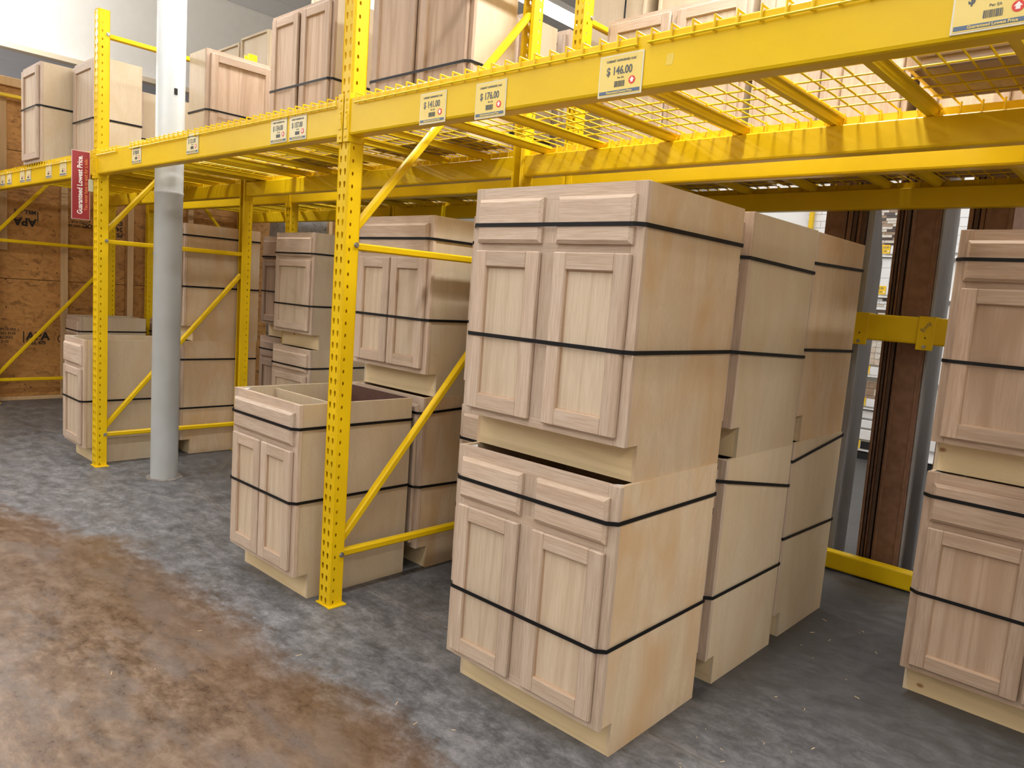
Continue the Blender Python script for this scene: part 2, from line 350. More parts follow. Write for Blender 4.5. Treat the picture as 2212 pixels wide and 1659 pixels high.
# ------------------------------------------------------------------ the setting
def struct(o): o['kind'] = 'structure'; return o
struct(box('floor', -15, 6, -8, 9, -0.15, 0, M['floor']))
CEIL = 5.02
ceil = struct(box('ceiling', -9.0, 6, -8, 9, CEIL+.03, CEIL+.2, M['ceil2']))
pm = bmesh.new(); bx(pm, .006, .604, .006, 1.214, 0, .03, .003); pme = mesh_of(pm, 'ceiling_panel'); pme.materials.append(M['ceil'])
for ix in range(8):
    for iy in range(4):
        link('ceiling_panel', pme, None, ceil, (-8.99+ix*.61, 2.6+iy*1.22, CEIL))
low = struct(box('ceiling.001', -15, -9.12, -8, 9, 3.78, 3.9, M['ceil2']))
lm = bmesh.new(); bx(lm, .004, .606, .004, 1.216, 0, .02, .002); lme = mesh_of(lm, 'ceiling_panel'); lme.materials.append(M['ceil2'])
for ix in range(3):
    for iy in range(4): link('ceiling_panel', lme, None, low, (-9.75-ix*.61, -.8+iy*1.22, 3.757))
struct(box('wall_left', -9.12, -9.0, -8, 9, 3.76, 5.2, M['wall']))          # high bulkhead
struct(box('trim_1', -9.13, -8.985, -8, 9, 3.715, 3.775, M['trim'], bev=.004))
struct(box('wall_far_left', -15.1, -15, -8, 9, 0, 3.9, M['wall']))
struct(box('wall_back', -15, 6, 8.9, 9, 0, 5.2, M['wall']))
struct(box('wall_right', 5.95, 6.05, -8, 9, 0, 5.2, M['wall']))
struct(box('wall_front', -15, 6, -8.1, -8, 0, 5.2, M['wall']))

# strand-board partition at the left end of the aisle
part = empty('wall_partition', (-7.4, 0, 0)); struct(part)
def pbox(name, x0, x1, y0, y1, z0, z1, mat, bev=.002):
    return box(name, x0+7.4, x1+7.4, y0, y1, z0, z1, mat, part, bev)
for (y0, y1) in ((-3.6, -1.163), (-1.16, 1.277), (1.28, 3.9)):
    for (z0, z1) in ((0.035, 1.195), (1.20, 2.418), (2.423, 3.07)):
        pbox('strand_board_sheet', -7.42, -7.40, y0, y1, z0, z1, M['osb'])
pbox('seam_light_block', -7.435, -7.422, -3.6, 3.9, .03, 3.07, M['slabdark'])  # added dark sheet, stops light leaking through the sheet seams
for (y0, y1, z0, z1) in ((.04, .20, 1.47, 2.93), (.66, .722, .036, 2.93), (1.29, 1.352, .036, 2.93), (1.93, 1.99, .036, 2.93), (2.54, 2.60, .036, 2.93), (-.56, -.50, .036, 2.93)):
    pbox('wall_stud', -7.40, -7.362, y0, y1, z0, z1, M['stud'], .003)
pbox('top_plate', -7.45, -7.35, -3.6, 3.9, 3.0, 3.08, M['stud'], .003)
pbox('sill_board', -7.40, -7.355, -3.6, 3.9, 0.0, .035, M['stud'], .003)
def stamp(txt, size, y, z, flip=False, bold=0.0, sx=1.0):
    return text('stamped_print', txt, size, M['osb_ink'], part, PLUSX(0.0012, y, z, math.pi if flip else 0), bold, 'LEFT', sx)
stamp('APA', .105, .45, 1.79, True, .004, 1.0); stamp('MILL 475', .05, .45, 1.87, True, .002); stamp('I', .15, .475, 1.87, True, 0, .6)
for k, t in enumerate(('EXPOSURE 1', 'SIZED FOR', 'SPACING 24/16')): stamp(t, .034, .92, 1.86-k*.04, True, .0008)
for k, t in enumerate(('EXPOSURE 1', '24/16  7/16 OC', 'PS 2-10')): stamp(t, .06, 1.25, 1.86-k*.062, True, .002)
stamp('APA', .11, .36, .60, False, .004, 1.0); stamp('MILL 475', .045, .36, .555, False, .002)
for k, t in enumerate(('EXPOSURE 1', 'SIZED FOR', 'SPACING', 'PS 2-10')): stamp(t, .036, .10, .69-k*.04, False, .0008)
stamp('I', .17, .325, .57, False, 0, .6); stamp('O', .12, .63, .57, False, 0, .8)

# steel building column, bay A-B
PX, PY, PR = -3.88, 0.298, 0.086
t = empty('steel_column', (PX, PY, 0), 0, 'pale grey round steel column standing between the left rack posts', 'column'); 
bm = bmesh.new()
prof = [(PR*1.0, 0), (PR, .005), (PR, 1.878), (PR+.003, 1.884), (PR+.004, 1.892), (PR+.003, 1.90), (PR, 1.906), (PR, CEIL+.02)]
NS = 40; rings = [[bm.verts.new((r*math.cos(2*math.pi*i/NS), r*math.sin(2*math.pi*i/NS), z)) for i in range(NS)] for r, z in prof]
for a, b2 in zip(rings, rings[1:]):
    for i in range(NS): bm.faces.new((a[i], a[(i+1) % NS], b2[(i+1) % NS], b2[i]))
bm.faces.new(rings[0][::-1]); bm.faces.new(rings[-1])
obj('shaft', bm, M['pillar'], t, True)
bm = bmesh.new(); prism(bm, [(PR*1.35*math.cos(a*math.pi/12)*(1+.06*math.sin(a*2.3)), PR*1.35*math.sin(a*math.pi/12)*(1+.06*math.cos(a*1.7))) for a in range(24)], 'z', 0, .004)
obj('grout_pad', bm, M['pad'], t)
th = math.atan2(-1.744-PY, 1.151-PX)+.35
bm = bmesh.new(); bx(bm, PR-.001, PR+.0015, -.011, .011, -.02, .02, .001)
bmesh.ops.rotate(bm, verts=bm.verts[:], cent=(0, 0, 0), matrix=Matrix.Rotation(th, 3, 'Z')); bmesh.ops.translate(bm, verts=bm.verts[:], vec=(0, 0, 2.52))
setp(obj('sticker', bm, M['black'], t), 'small black square sticker')

# ------------------------------------------------------------------ pallet rack
PITCH_H = 0.0508
def teardrop(cx, cz, s=1.0):
    pts = []
    for i in range(8):
        a = math.radians(-20+i*220/7); pts.append((cx+.0078*s*math.cos(a), cz+.004+.0085*s*math.sin(a)))
    pts += [(cx-.0038*s, cz-.013*s), (cx, cz-.0165*s), (cx+.0038*s, cz-.013*s)]
    return pts
def oval(cx, cz, rx=.0052, rz=.0085, n=8):
    return [(cx+rx*math.cos(2*math.pi*i/n), cz+rz*math.sin(2*math.pi*i/n)) for i in range(n)]
def tess(outer, holes):
    loops = [[Vector((p[0], p[1], 0)) for p in outer]]+[[Vector((p[0], p[1], 0)) for p in h[::-1]] for h in holes]
    flat = [p for l in loops for p in l]
    return flat, tessellate_polygon(loops)
PW, PD = .074, .070
def post_mesh(h):
    """open C upright: teardrop face looks to -y, open to +y, sheet 2.5 mm thick; origin at base centre of the front face"""
    bm = bmesh.new(); n = int(h/PITCH_H)
    def wall(outer, holes, fn):
        flat, tris = tess(outer, holes)
        for k in range(n):
            vs = [bm.verts.new(fn(p.x, p.y+k*PITCH_H)) for p in flat]
            for tr in tris:
                try: bm.faces.new([vs[i] for i in tr])
                except ValueError: pass
    hw = PW/2; H2 = PITCH_H; c = .006
    wall([(-hw+c, 0), (hw-c, 0), (hw-c, H2), (-hw+c, H2)], [teardrop(-.016, H2*.5), teardrop(.016, H2*.5)], lambda u, v: (u, 0, v))
    for sgn in (-1, 1):
        wall([(c, 0), (PD, 0), (PD, H2), (c, H2)], [oval(.024, H2*.35)], lambda u, v, s=sgn: (s*hw, u, v))
    top = n*PITCH_H
    for sgn in (-1, 1):
        for pts in ([(sgn*(hw-c), 0), (sgn*(hw-c*.3), c*.3), (sgn*hw, c)], [(sgn*hw, PD), (sgn*(hw-.016), PD)]):
            for p, q in zip(pts, pts[1:]):
                bm.faces.new([bm.verts.new((p[0], p[1], 0)), bm.verts.new((q[0], q[1], 0)), bm.verts.new((q[0], q[1], top)), bm.verts.new((p[0], p[1], top))])
    bmesh.ops.remove_doubles(bm, verts=bm.verts[:], dist=.0002)
    bmesh.ops.recalc_face_normals(bm, faces=bm.faces[:])
    bmesh.ops.solidify(bm, geom=bm.faces[:], thickness=.0022)
    return mesh_of(bm, 'post')
POST_H = 3.07
ME_POST = post_mesh(POST_H); ME_POST.materials.append(M['yellow'])
bm = bmesh.new(); bx(bm, -.048, .060, -.008, .080, 0, .006, .001); ME_FOOT = mesh_of(bm, 'base_plate'); ME_FOOT.materials.append(M['yellow'])
RD = 1.102                                            # frame depth outside to outside
def brace_mesh(y0, z0, y1, z1):
    bm = bmesh.new(); rbar(bm, (0, y0, z0), (0, y1, z1), .034, .032, (1, 0, 0), .006); me = mesh_of(bm, 'brace'); me.materials.append(M['yellow']); return me
ME_BR = [brace_mesh(PD-.004, .222, RD-PD+.004, .222), brace_mesh(PD-.004, .275, RD-PD+.004, 1.40), brace_mesh(PD-.004, 1.558, RD-PD+.004, 1.558),
         brace_mesh(PD-.004, 1.625, RD-PD+.004, 2.78), brace_mesh(PD-.004, 2.895, RD-PD+.004, 2.895)]
ME_BR2 = [ME_BR[0], brace_mesh(RD-PD+.004, .275, PD-.004, 1.40), ME_BR[2], brace_mesh(RD-PD+.004, 1.625, PD-.004, 2.78), ME_BR[4]]
bm = bmesh.new(); prism(bm, [(.0095*math.cos(i*math.pi/3), .0095*math.sin(i*math.pi/3)) for i in range(6)], 'x', PW/2, PW/2+.009); prism(bm, [(.012*math.cos(i*math.pi/6), .012*math.sin(i*math.pi/6)) for i in range(12)], 'x', PW/2, PW/2+.002)
ME_BOLT = mesh_of(bm, 'bolt'); ME_BOLT.materials.append(M['steel'])
FX = {'L': -7.272, 'A': -4.386, 'B': -1.500, 'C': 1.386}
Y1, Y2 = 0.023, 1.450
flabel = {('L', 1): 'yellow rack frame nearest the strand board wall, aisle side', ('A', 1): 'tall yellow rack frame with the red sign on its front post',
          ('B', 1): 'yellow rack frame with perforated post in the middle foreground', ('C', 1): 'yellow rack frame at the far right end of the aisle side row',
          ('L', 2): 'yellow rear row frame close to the strand board wall', ('A', 2): 'yellow rear row frame behind the tall narrow cabinet stack',
          ('B', 2): 'yellow rear row frame rising behind the upper shelf cabinets', ('C', 2): 'yellow rear row frame at the far right end'}
def upright(key, row):
    y = Y1 if row == 1 else Y2
    t = empty('rack_upright_frame', (FX[key], y, 0), 0, flabel[(key, row)], 'rack frame', 'upright rack frames')
    a = link('post', ME_POST, None, t)
    b = link('post', ME_POST, None, t); b.rotation_euler = (0, 0, math.pi); b.location = (0, RD, 0)
    link('base_plate', ME_FOOT, None, t); c = link('base_plate', ME_FOOT, None, t); c.rotation_euler = (0, 0, math.pi); c.location = (0, RD, 0)
    for me in (ME_BR if row == 1 else ME_BR2): link('brace', me, None, t)
    for z in (.222, 1.558, 2.895): link('bolt', ME_BOLT, None, t, (0, PD-.012, z+.005))
    return t
for row in (1, 2):
    for k in 'LABC': upright(k, row)

# beams: stepped tube with a lip on its outer side, plus hooked end connectors
ZT = 2.140
BD = .066
def beam_profile(h, step=True):
    r = .010
    if step: return [(r*.4, ZT-.001), (.026, ZT-.001), (.029, ZT-.035), (BD-.004, ZT-.035), (BD, ZT-.039), (BD, ZT-h+r), (BD-r*.3, ZT-h+r*.3), (BD-r, ZT-h), (r, ZT-h), (r*.3, ZT-h+r*.3), (0, ZT-h+r), (0, ZT-.005)]
    return [(r, ZT), (BD-r, ZT), (BD-r*.3, ZT-r*.3), (BD, ZT-r), (BD, ZT-h+r), (BD-r*.3, ZT-h+r*.3), (BD-r, ZT-h), (r, ZT-h), (r*.3, ZT-h+r*.3), (0, ZT-h+r), (0, ZT-r), (r*.3, ZT-r*.3)]
BL = 2.886-PW-.006
def beam_mesh(h, step=True):
    bm = bmesh.new(); prism(bm, beam_profile(h, step), 'x', -BL/2, BL/2); me = mesh_of(bm, 'beam_tube'); me.materials.append(M['yellow']); return me
def connector_mesh(sg):
    """sg=+1: connector on the right-hand end of the beam (post to its right)"""
    bm = bmesh.new(); x0 = BL/2
    bx(bm, sg*x0, sg*(x0+.003), -.004, .066, ZT-.172, ZT+.018, .001)
    bx(bm, sg*x0, sg*(x0+.036), -.006, -.0015, ZT-.172, ZT+.018, .0015)
    bx(bm, sg*(x0+.010), sg*(x0+.030), -.009, -.005, ZT-.122, ZT-.062, .001)
    for z in (-.006, -.055, -.080, -.150):
        prism(bm, [(sg*(x0+.021)+.0052*math.cos(i*math.pi/4), ZT+z+.0052*math.sin(i*math.pi/4)) for i in range(8)], 'y', -.010, -.005)
    bx(bm, sg*(x0+.017), sg*(x0+.023), -.0085, -.005, ZT-.042, ZT-.022, .001)
    me = mesh_of(bm, 'end_connector'); me.materials.append(M['yellow']); return me
ME_B5 = beam_mesh(.146); ME_B5b = beam_mesh(.140); ME_BM = beam_mesh(.140, False); ME_BF = beam_mesh(.100, False)
ME_C = [connector_mesh(-1), connector_mesh(1)]
BAYS = [('L', 'A', 'left'), ('A', 'B', 'middle'), ('B', 'C', 'right')]
def beam(bay, y, face, me, label, dz=0.0, group='long rack beams'):
    xm = (FX[bay[0]]+FX[bay[1]])/2
    t = empty('rack_beam', (xm, y, dz), 0 if face == 'front' else math.pi, label, 'rack beam', group)
    link('beam_tube', me, None, t)
    for c in ME_C: link('end_connector', c, None, t)
    return t
bay_words = {'left': 'between the strand board wall and the red sign post', 'middle': 'from the red sign post to the middle post', 'right': 'from the middle post to the right edge'}
front_words = {'left': 'yellow front shelf beam with pale tags, left of the red sign', 'middle': 'yellow front shelf beam passing before the grey column', 'right': 'big yellow front shelf beam carrying the 146 dollar tag'}
for bay in BAYS:
    beam(bay, Y1-.003, 'front', ME_B5, front_words[bay[2]])
    beam(bay, Y1+RD+.003, 'back', ME_B5b, 'yellow back beam of the aisle side shelf, '+bay_words[bay[2]])
    beam(bay, Y2-.003, 'front', ME_B5b, 'yellow front beam of the rear shelf row, '+bay_words[bay[2]])
    beam(bay, Y2+RD+.003, 'back', ME_B5b, 'yellow back beam of the rear shelf row, '+bay_words[bay[2]])
mb = beam(BAYS[2], Y2+RD+.003, 'back', ME_BM, 'yellow waist height beam with two bolted brackets in front of brown boards', dz=1.447-ZT)
fb = beam(BAYS[2], Y2+RD+.003, 'back', ME_BF, 'low yellow beam lying along the floor in front of brown boards', dz=.108-ZT)
for o in [q for q in COL.objects if q.get('label') == front_words['right']]:
    for (tx, tz, a) in ((.012, 2.062, .1), (-.640, 2.085, -.3)):
        bm = bmesh.new(); prism(bm, [(tx-o.location.x+.012*u+.004*a*v, tz+.014*v+.003*a*u) for u, v in ((-1, -1), (.7, -1.1), (1, .6), (.5, 1.1), (-.9, 1))], 'y', -.0006, .0002)
        obj('tape_scrap', bm, M['tape'], o)
xm = (FX['B']+FX['C'])/2
for bxm in (-.215, .108):                               # brackets (mb is turned by pi)
    bm = bmesh.new(); u = -(bxm-xm); yy = BD
    bx(bm, u-.040, u+.040, yy, yy+.006, ZT-.168, ZT+.004, .002); bx(bm, u-.040, u+.040, -.004, yy+.006, ZT, ZT+.005, .001)
    br = obj('bracket', bm, M['yellow'], mb)
    bm = bmesh.new(); prism(bm, [(u+.009*math.cos(i*math.pi/3), ZT-.150+.009*math.sin(i*math.pi/3)) for i in range(6)], 'y', yy+.006, yy+.016); obj('bolt', bm, M['steel'], br)
    bm = bmesh.new(); prism(bm, [(u+.004*math.cos(i*math.pi/3), ZT-.105+.005*math.sin(i*math.pi/3)) for i in range(6)], 'y', yy+.0055, yy+.0068); obj('bolt_hole', bm, M['black'], br)
    if bxm > 0:
        me = text_mesh('Emty', .03, .0, .0003).copy(); me.transform(Matrix.Translation((u+.012, yy+.0066, ZT-.078)) @ Matrix.Rotation(math.pi, 4, 'Z') @ Matrix.Rotation(math.pi/2, 4, 'X') @ Matrix.Rotation(math.radians(55), 4, 'Z'))
        link('handwriting', me, M['ink'], br)

# wire decks
def deck(x0, x1, y0, sup, label, cut=None):
    """wires from front lip to back lip; y0 = front face of the front post"""
    ya, yb = y0-.010, y0+RD+.010
    t = empty('wire_deck', ((x0+x1)/2, y0, ZT), 0, label, 'wire deck', 'wire mesh shelf decks')
    ox, oy = (x0+x1)/2, y0
    bm = bmesh.new(); rw = .0035; zt = .0090
    n = max(2, int(round((x1-x0-.02)/.0635))); xs = [x0+.01+(x1-x0-.02)*i/n for i in range(n+1)]
    for x in xs:
        X = x-ox
        bar(bm, (X, ya-oy, zt), (X, yb-oy, zt), rw, 5)
        bar(bm, (X, ya-oy, zt+.002), (X, ya-oy, -.031), rw, 5); bar(bm, (X, yb-oy, zt+.002), (X, yb-oy, -.026), rw, 5)
    ys = [ya-.003-oy]+[y0+.085+.1075*i-oy for i in range(9)]+[yb+.003-oy]
    for i, y in enumerate(ys):
        z = -.027 if i in (0, len(ys)-1) else zt-.0055
        bar(bm, (x0-ox+.002, y, z), (x1-ox-.002, y, z), rw, 5)
    # short hooks behind each beam lip, seen from below
    for x in xs:
        X = x-ox
        bar(bm, (X+.012, .034, zt), (X+.012, .034, -.030), rw, 5); bar(bm, (X+.012, RD-.034, zt), (X+.012, RD-.034, -.030), rw, 5)
    w = obj('wire_mesh', bm, M['yellow_wire'], t); w['kind'] = 'stuff'
    for s in sup:
        bm = bmesh.new(); X = s-ox
        # flared channel lying on the beam ledges
        prism(bm, [(X-.030, -.004), (X-.030, -.010), (X-.018, -.012), (X-.012, -.034), (X+.012, -.034), (X+.018, -.012), (X+.030, -.010), (X+.030, -.004), (X+.014, -.006), (X+.010, -.029), (X-.010, -.029), (X-.014, -.006)], 'y', .030, RD-.030)
        obj('support_channel', bm, M['yellow_wire'], t)
    return t
dk = 'yellow wire deck '
deck(-7.22, -6.30, Y1, (-7.0, -6.75, -6.5), dk+'at the far left beside the strand board wall')
deck(-6.28, -5.37, Y1, (-6.1, -5.82, -5.55), dk+'in the left bay under the far left wall cabinet')
deck(-5.35, -4.44, Y1, (-5.2, -4.9, -4.6), dk+'left of the red sign post')
deck(-4.335, -3.985, Y1, (-4.225, -4.06), dk+'short one between the red sign post and the grey column')
deck(-3.765, -2.94, Y1, (-3.65, -3.495, -3.19), dk+'just right of the grey column')
deck(-2.875, -1.545, Y1, (-2.80, -2.485, -2.095, -1.767), dk+'left of the middle post, under two door cabinets')
deck(-1.425, -.088, Y1, (-1.341, -1.020, -.633, -.305), dk+'right of the middle post, above the big cabinet stack')
deck(-.060, 1.335, Y1, (.060, .379, .72, 1.08), dk+'at the right edge above the aisle, nearest one')
for (a, b, c) in BAYS:
    x0, x1 = FX[a]+.05, FX[b]-.05; xmid = (x0+x1)/2
    for q, (u, v) in enumerate(((x0, xmid-.01), (xmid+.01, x1))):
        deck(u, v, Y2, [u+(v-u)*f for f in (.08, .36, .64, .92)], dk+'of the rear row, %s half of its %s bay' % (('left', 'right')[q], c))

# ------------------------------------------------------------------ cabinets
TK_H, TK_D = .114, .076
def frame(t, w, z0, z1, mull, rails, oz, ox, d=.019, stile=.040):
    """face frame: two stiles, level rails [(z0,z1)], mullions [(x0,x1,z0,z1)]"""
    h = w/2
    box('frame_stile', -h, -h+stile, 0, d, z0, z1, oz, t, .0012); box('frame_stile', h-stile, h, 0, d, z0, z1, oz, t, .0012)
    for a, b in rails: box('frame_rail', -h+stile, h-stile, .0003, d-.0004, a, b, ox, t)
    for a, b, c, e in mull: box('frame_mullion', a, b, .0003, d-.0008, c, e, oz, t)
def door(x0, x1, z0, z1, parent, mats, y=-.0005, fw=.054, th=.019, wide=False):
    """frame and panel door: mitre-free stiles/rails with eased outer edge, recessed veneer panel"""
    oz, ox, op = mats
    d = empty('door'); d.parent = parent
    for a, b in ((x0, x0+fw), (x1-fw, x1)): box('door_stile', a, b, y-th, y, z0, z1, oz, d, .004)
    for a, b in ((z0, z0+fw), (z1-fw, z1)):
        box('door_rail', x0+fw-.003, x1-fw+.003, y-th+.0006, y-.001, a, b, ox, d, .004)
    bm = bmesh.new()
    a, b, c, e = x0+fw-.002, x1-fw+.002, z0+fw-.002, z1-fw+.002; r = .005
    # sloped sticking around the panel then the flat field
    O = [(a, c), (b, c), (b, e), (a, e)]; I = [(a+r, c+r), (b-r, c+r), (b-r, e-r), (a+r, e-r)]
    vo = [bm.verts.new((p[0], y-th+.0015, p[1])) for p in O]; vi = [bm.verts.new((p[0], y-.006, p[1])) for p in I]; vb = [bm.verts.new((p[0], y-.002, p[1])) for p in O]
    for i in range(4):
        j = (i+1) % 4; bm.faces.new((vo[i], vo[j], vi[j], vi[i])); bm.faces.new((vo[j], vo[i], vb[i], vb[j]))
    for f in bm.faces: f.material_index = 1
    bm.faces.new(vi); bm.faces.new(vb[::-1])
    dp = obj('door_panel', bm, op, d); dp.data.materials.append(M['oak_stick_shaded'])
    return d
def drawer(x0, x1, z0, z1, parent, mat, y=-.0005, th=.019):
    bm = bmesh.new(); c = .011
    prof = [(0, 0), (0, -th*.45), (c, -th), ]
    O = [(x0, z0), (x1, z0), (x1, z1), (x0, z1)]; I = [(x0+c, z0+c), (x1-c, z0+c), (x1-c, z1-c), (x0+c, z1-c)]
    v0 = [bm.verts.new((p[0], y, p[1])) for p in O]; v1 = [bm.verts.new((p[0], y-th*.55, p[1])) for p in O]; v2 = [bm.verts.new((p[0], y-th, p[1])) for p in I]
    for i in range(4):
        j = (i+1) % 4; bm.faces.new((v0[i], v0[j], v1[j], v1[i])); bm.faces.new((v1[i], v1[j], v2[j], v2[i]))
    bm.faces.new(v2); bm.faces.new(v0[::-1])
    return obj('drawer_front', bm, mat, parent)
def strap(parent, w, d, z, dip=0.0, y_front=-.0205, inset=.028, sidez=None, ht=.0125):
    """closed band: across the proud doors, round the corners, along sides and back"""
    h = w/2+.0012; th = .0014; zs = z if sidez is None else sidez; zb = z+dip
    path = [(-h, .004, z), (-h+inset, y_front, z), (h-inset, y_front, z), (h, .004, z), (h, d+.001, zs), (-h, d+.001, zs)]
    bm = bmesh.new(); n = len(path); vin = []; vout = []
    cx, cy = 0, d/2
    for (x, y, zz) in path:
        k = .0018
        ox = x+(k if x > 0 else -k); oy = y+(k if y > d/2 else -k)
        vin.append((bm.verts.new((x, y, zz-ht/2)), bm.verts.new((x, y, zz+ht/2)))); vout.append((bm.verts.new((ox, oy, zz-ht/2)), bm.verts.new((ox, oy, zz+ht/2))))
    for i in range(n):
        j = (i+1) % n
        bm.faces.new((vout[i][0], vout[j][0], vout[j][1], vout[i][1])); bm.faces.new((vin[j][0], vin[i][0], vin[i][1], vin[j][1]))
        bm.faces.new((vout[i][1], vout[j][1], vin[j][1], vin[i][1])); bm.faces.new((vout[j][0], vout[i][0], vin[i][0], vin[j][0]))
    return obj('strap', bm, M['strap'], parent)
def woods(tone):
    return (M['oak_red_z'], M['oak_red_x'], M['oak_red_pz']) if tone == 'red' else (M['oak_z'], M['oak_x'], M['oak_pz'])
def base_cabinet(name, xl, xr, y, z, style, label, tone='pale', ply='ply_pale', rz=0.0, depth=.612, straps=((.766, None), (.372, None)), open_top=True, group=None, rail=False):
    """xl..xr = face frame, y = front face of the frame; style: 'split' two drawers over two doors,
    'pair' one drawer over two doors, 'single' drawer over one door"""
    w = xr-xl; h = w/2; H = .876
    t = empty(name, ((xl+xr)/2, y, z), rz, label, 'cabinet', group)
    oz, ox, op = woods(tone); pm = M[ply]
    o = .004; pt = .0125
    for s in (-1, 1):
        bm = bmesh.new(); a, b = (h-o-pt, h-o) if s > 0 else (-h+o, -h+o+pt)
        prism(bm, [(.019, TK_H), (.019, H), (depth, H), (depth, 0), (TK_D, 0), (TK_D, TK_H)], 'x', a, b)
        obj('side_panel', bm, pm, t)
    box('back_panel', -h+o+pt, h-o-pt, depth-.006, depth-.001, .02, H-.002, M['hard'] if rail else pm, t)
    box('cabinet_bottom', -h+o+pt, h-o-pt, .019, depth-.006, TK_H, TK_H+.0125, pm, t)
    box('toe_kick', -h+o+pt, h-o-pt, TK_D, TK_D+.012, 0, TK_H, M['pine'], t)
    for s in (-1, 1):
        bm = bmesh.new(); prism(bm, [(s*(h-o-pt), .019), (s*(h-o-pt-.055), .019), (s*(h-o-pt), .074)], 'z', H-.022, H-.006); obj('corner_block', bm, M['plastic'], t)
    if rail:
        box('inner_rail', -h+o+pt, h-o-pt, .20, .212, H-.10, H-.012, pm, t)
    mg = .030; ga = .030 if style == 'split' else .006
    st = .042; rz_ = [(TK_H, TK_H+.036), (H-.045, H), (.668, .702)]
    mul = [(-.034, .034, TK_H+.036, .668), (-.034, .034, .702, H-.045)] if style == 'split' else ([(-.02, .02, TK_H+.036, .668)] if style == 'pair' else [])
    frame(t, w, TK_H, H, mul, rz_, oz, ox, stile=st)
    if style == 'split':
        for a, b in ((-h+mg, -ga), (ga, h-mg)):
            door(a, b, .138, .672, t, (oz, ox, op)); drawer(a, b, .697, .838, t, ox)
    elif style == 'pair':
        for a, b in ((-h+mg, -ga), (ga, h-mg)): door(a, b, .138, .672, t, (oz, ox, op))
        drawer(-h+mg, h-mg, .697, .838, t, ox)
    else:
        door(-h+mg, h-mg, .138, .672, t, (oz, ox, op)); drawer(-h+mg, h-mg, .697, .838, t, ox)
    for zz, sz in straps: strap(t, w, depth, zz, sidez=sz)
    return t
def wall_cabinet(xl, xr, y, z, H, nd, label, tone='pale', ply='ply_pale', rz=0.0, depth=.305, straps=(.2,), group=None, back=None):
    w = xr-xl; h = w/2
    t = empty('wall_cabinet', ((xl+xr)/2, y, z), rz, label, 'cabinet', group)
    oz, ox, op = woods(tone); pm = M[ply]; pt = .0125; o = .003
    for s in (-1, 1):
        a, b = (h-o-pt, h-o) if s > 0 else (-h+o, -h+o+pt)
        box('side_panel', a, b, .019, depth, 0, H, pm, t, .0008)
    box('back_panel', -h+o+pt, h-o-pt, depth-.007, depth-.001, .0, H, pm, t)
    for a in (.014, H-.028): box('cabinet_shelf', -h+o+pt, h-o-pt, .019, depth-.007, a, a+.014, pm, t)
    frame(t, w, 0, H, [(-.02, .02, .04, H-.04)] if nd == 2 else [], [(0, .04), (H-.04, H)], oz, ox)
    mg = .026
    if nd == 2:
        for a, b in ((-h+mg, -.020), (.020, h-mg)): door(a, b, mg, H-mg, t, (oz, ox, op))
    else: door(-h+mg, h-mg, mg, H-mg, t, (oz, ox, op))
    for zz in straps: strap(t, w, depth, zz)
    return t
H0 = .876
BG = 'unfinished base cabinets strapped in floor stacks'
def stack(xl, xr, y, style, lab_lo, lab_up, tone='pale', ply='ply_pale', rz=0, d2=(0, 0, 0), depth=.612, ply2=None, tone2=None, st_lo=((.766, None), (.372, None)), st_up=((.754, None), (.392, None))):
    a = base_cabinet('base_cabinet', xl, xr, y, 0, style, lab_lo, tone, ply, rz, depth, st_lo, group=BG)
    b = base_cabinet('base_cabinet', xl+d2[0], xr+d2[0], y+d2[1], H0, style, lab_up, tone2 or tone, ply2 or ply, rz+d2[2], depth, st_up, group=BG)
    return a, b
# the big stack in front
stack(-.702, -.021, .025, 'split', 'big oak base cabinet with two drawers over two doors, bottom of front stack', 'big oak base cabinet with two drawers over two doors, top of front stack', ply='ply_warm', rz=.010, d2=(-.008, .010, -.004), depth=.604)
# its neighbours behind
stack(-.725, -.030, .702, 'split', 'pale plywood sided base cabinet directly behind the big front stack, bottom', 'pale plywood sided base cabinet directly behind the big front stack, top', depth=.588, d2=(-.002, .002, .0), st_lo=((.799, .701), (.361, .362)), st_up=((.719, .707), (.389, .366)))
stack(-.735, -.038, 1.318, 'split', 'base cabinet third back from the front stack, bottom, beside the dark floor gap', 'base cabinet third back from the front stack, top, beside the dark floor gap', depth=.575, d2=(-.006, .0, 0), ply2='ply_warm', st_lo=((.798, .863), (.461, .450)), st_up=((.749, .760), (.394, .385)))
stack(-1.375, -.765, .66, 'pair', 'base cabinet peeking out left of the big front stack, bottom', 'base cabinet peeking out left of the big front stack, top', st_lo=((.72, None), (.39, None)))
# right stack
stack(.473, 1.235, 1.290, 'pair', 'oak base cabinet at the right edge, bottom of its stack', 'reddish oak base cabinet at the right edge, top of its stack', tone='red', d2=(.0, -.02, 0), st_lo=((.79, None), (.42, None)), st_up=((.772, None), (.412, None)))
# left of the middle post
base_cabinet('base_cabinet', -2.172, -1.594, -.074, 0, 'pair', 'open topped base cabinet left of the middle post, nearest the aisle', 'pale', 'ply_pale', 0, .615, ((.772, None), (.447, None)), group=BG, rail=True)
stack(-2.175, -1.572, .592, 'pair', 'base cabinet behind the open topped cabinet near middle post, bottom', 'two door base cabinet stacked behind the open topped cabinet, top', ply='ply_warm', d2=(-.002, .0, 0), depth=.61, st_lo=((.800, .825), (.430, .412)), st_up=((.765, None), (.378, None)), ply2='ply_pale')
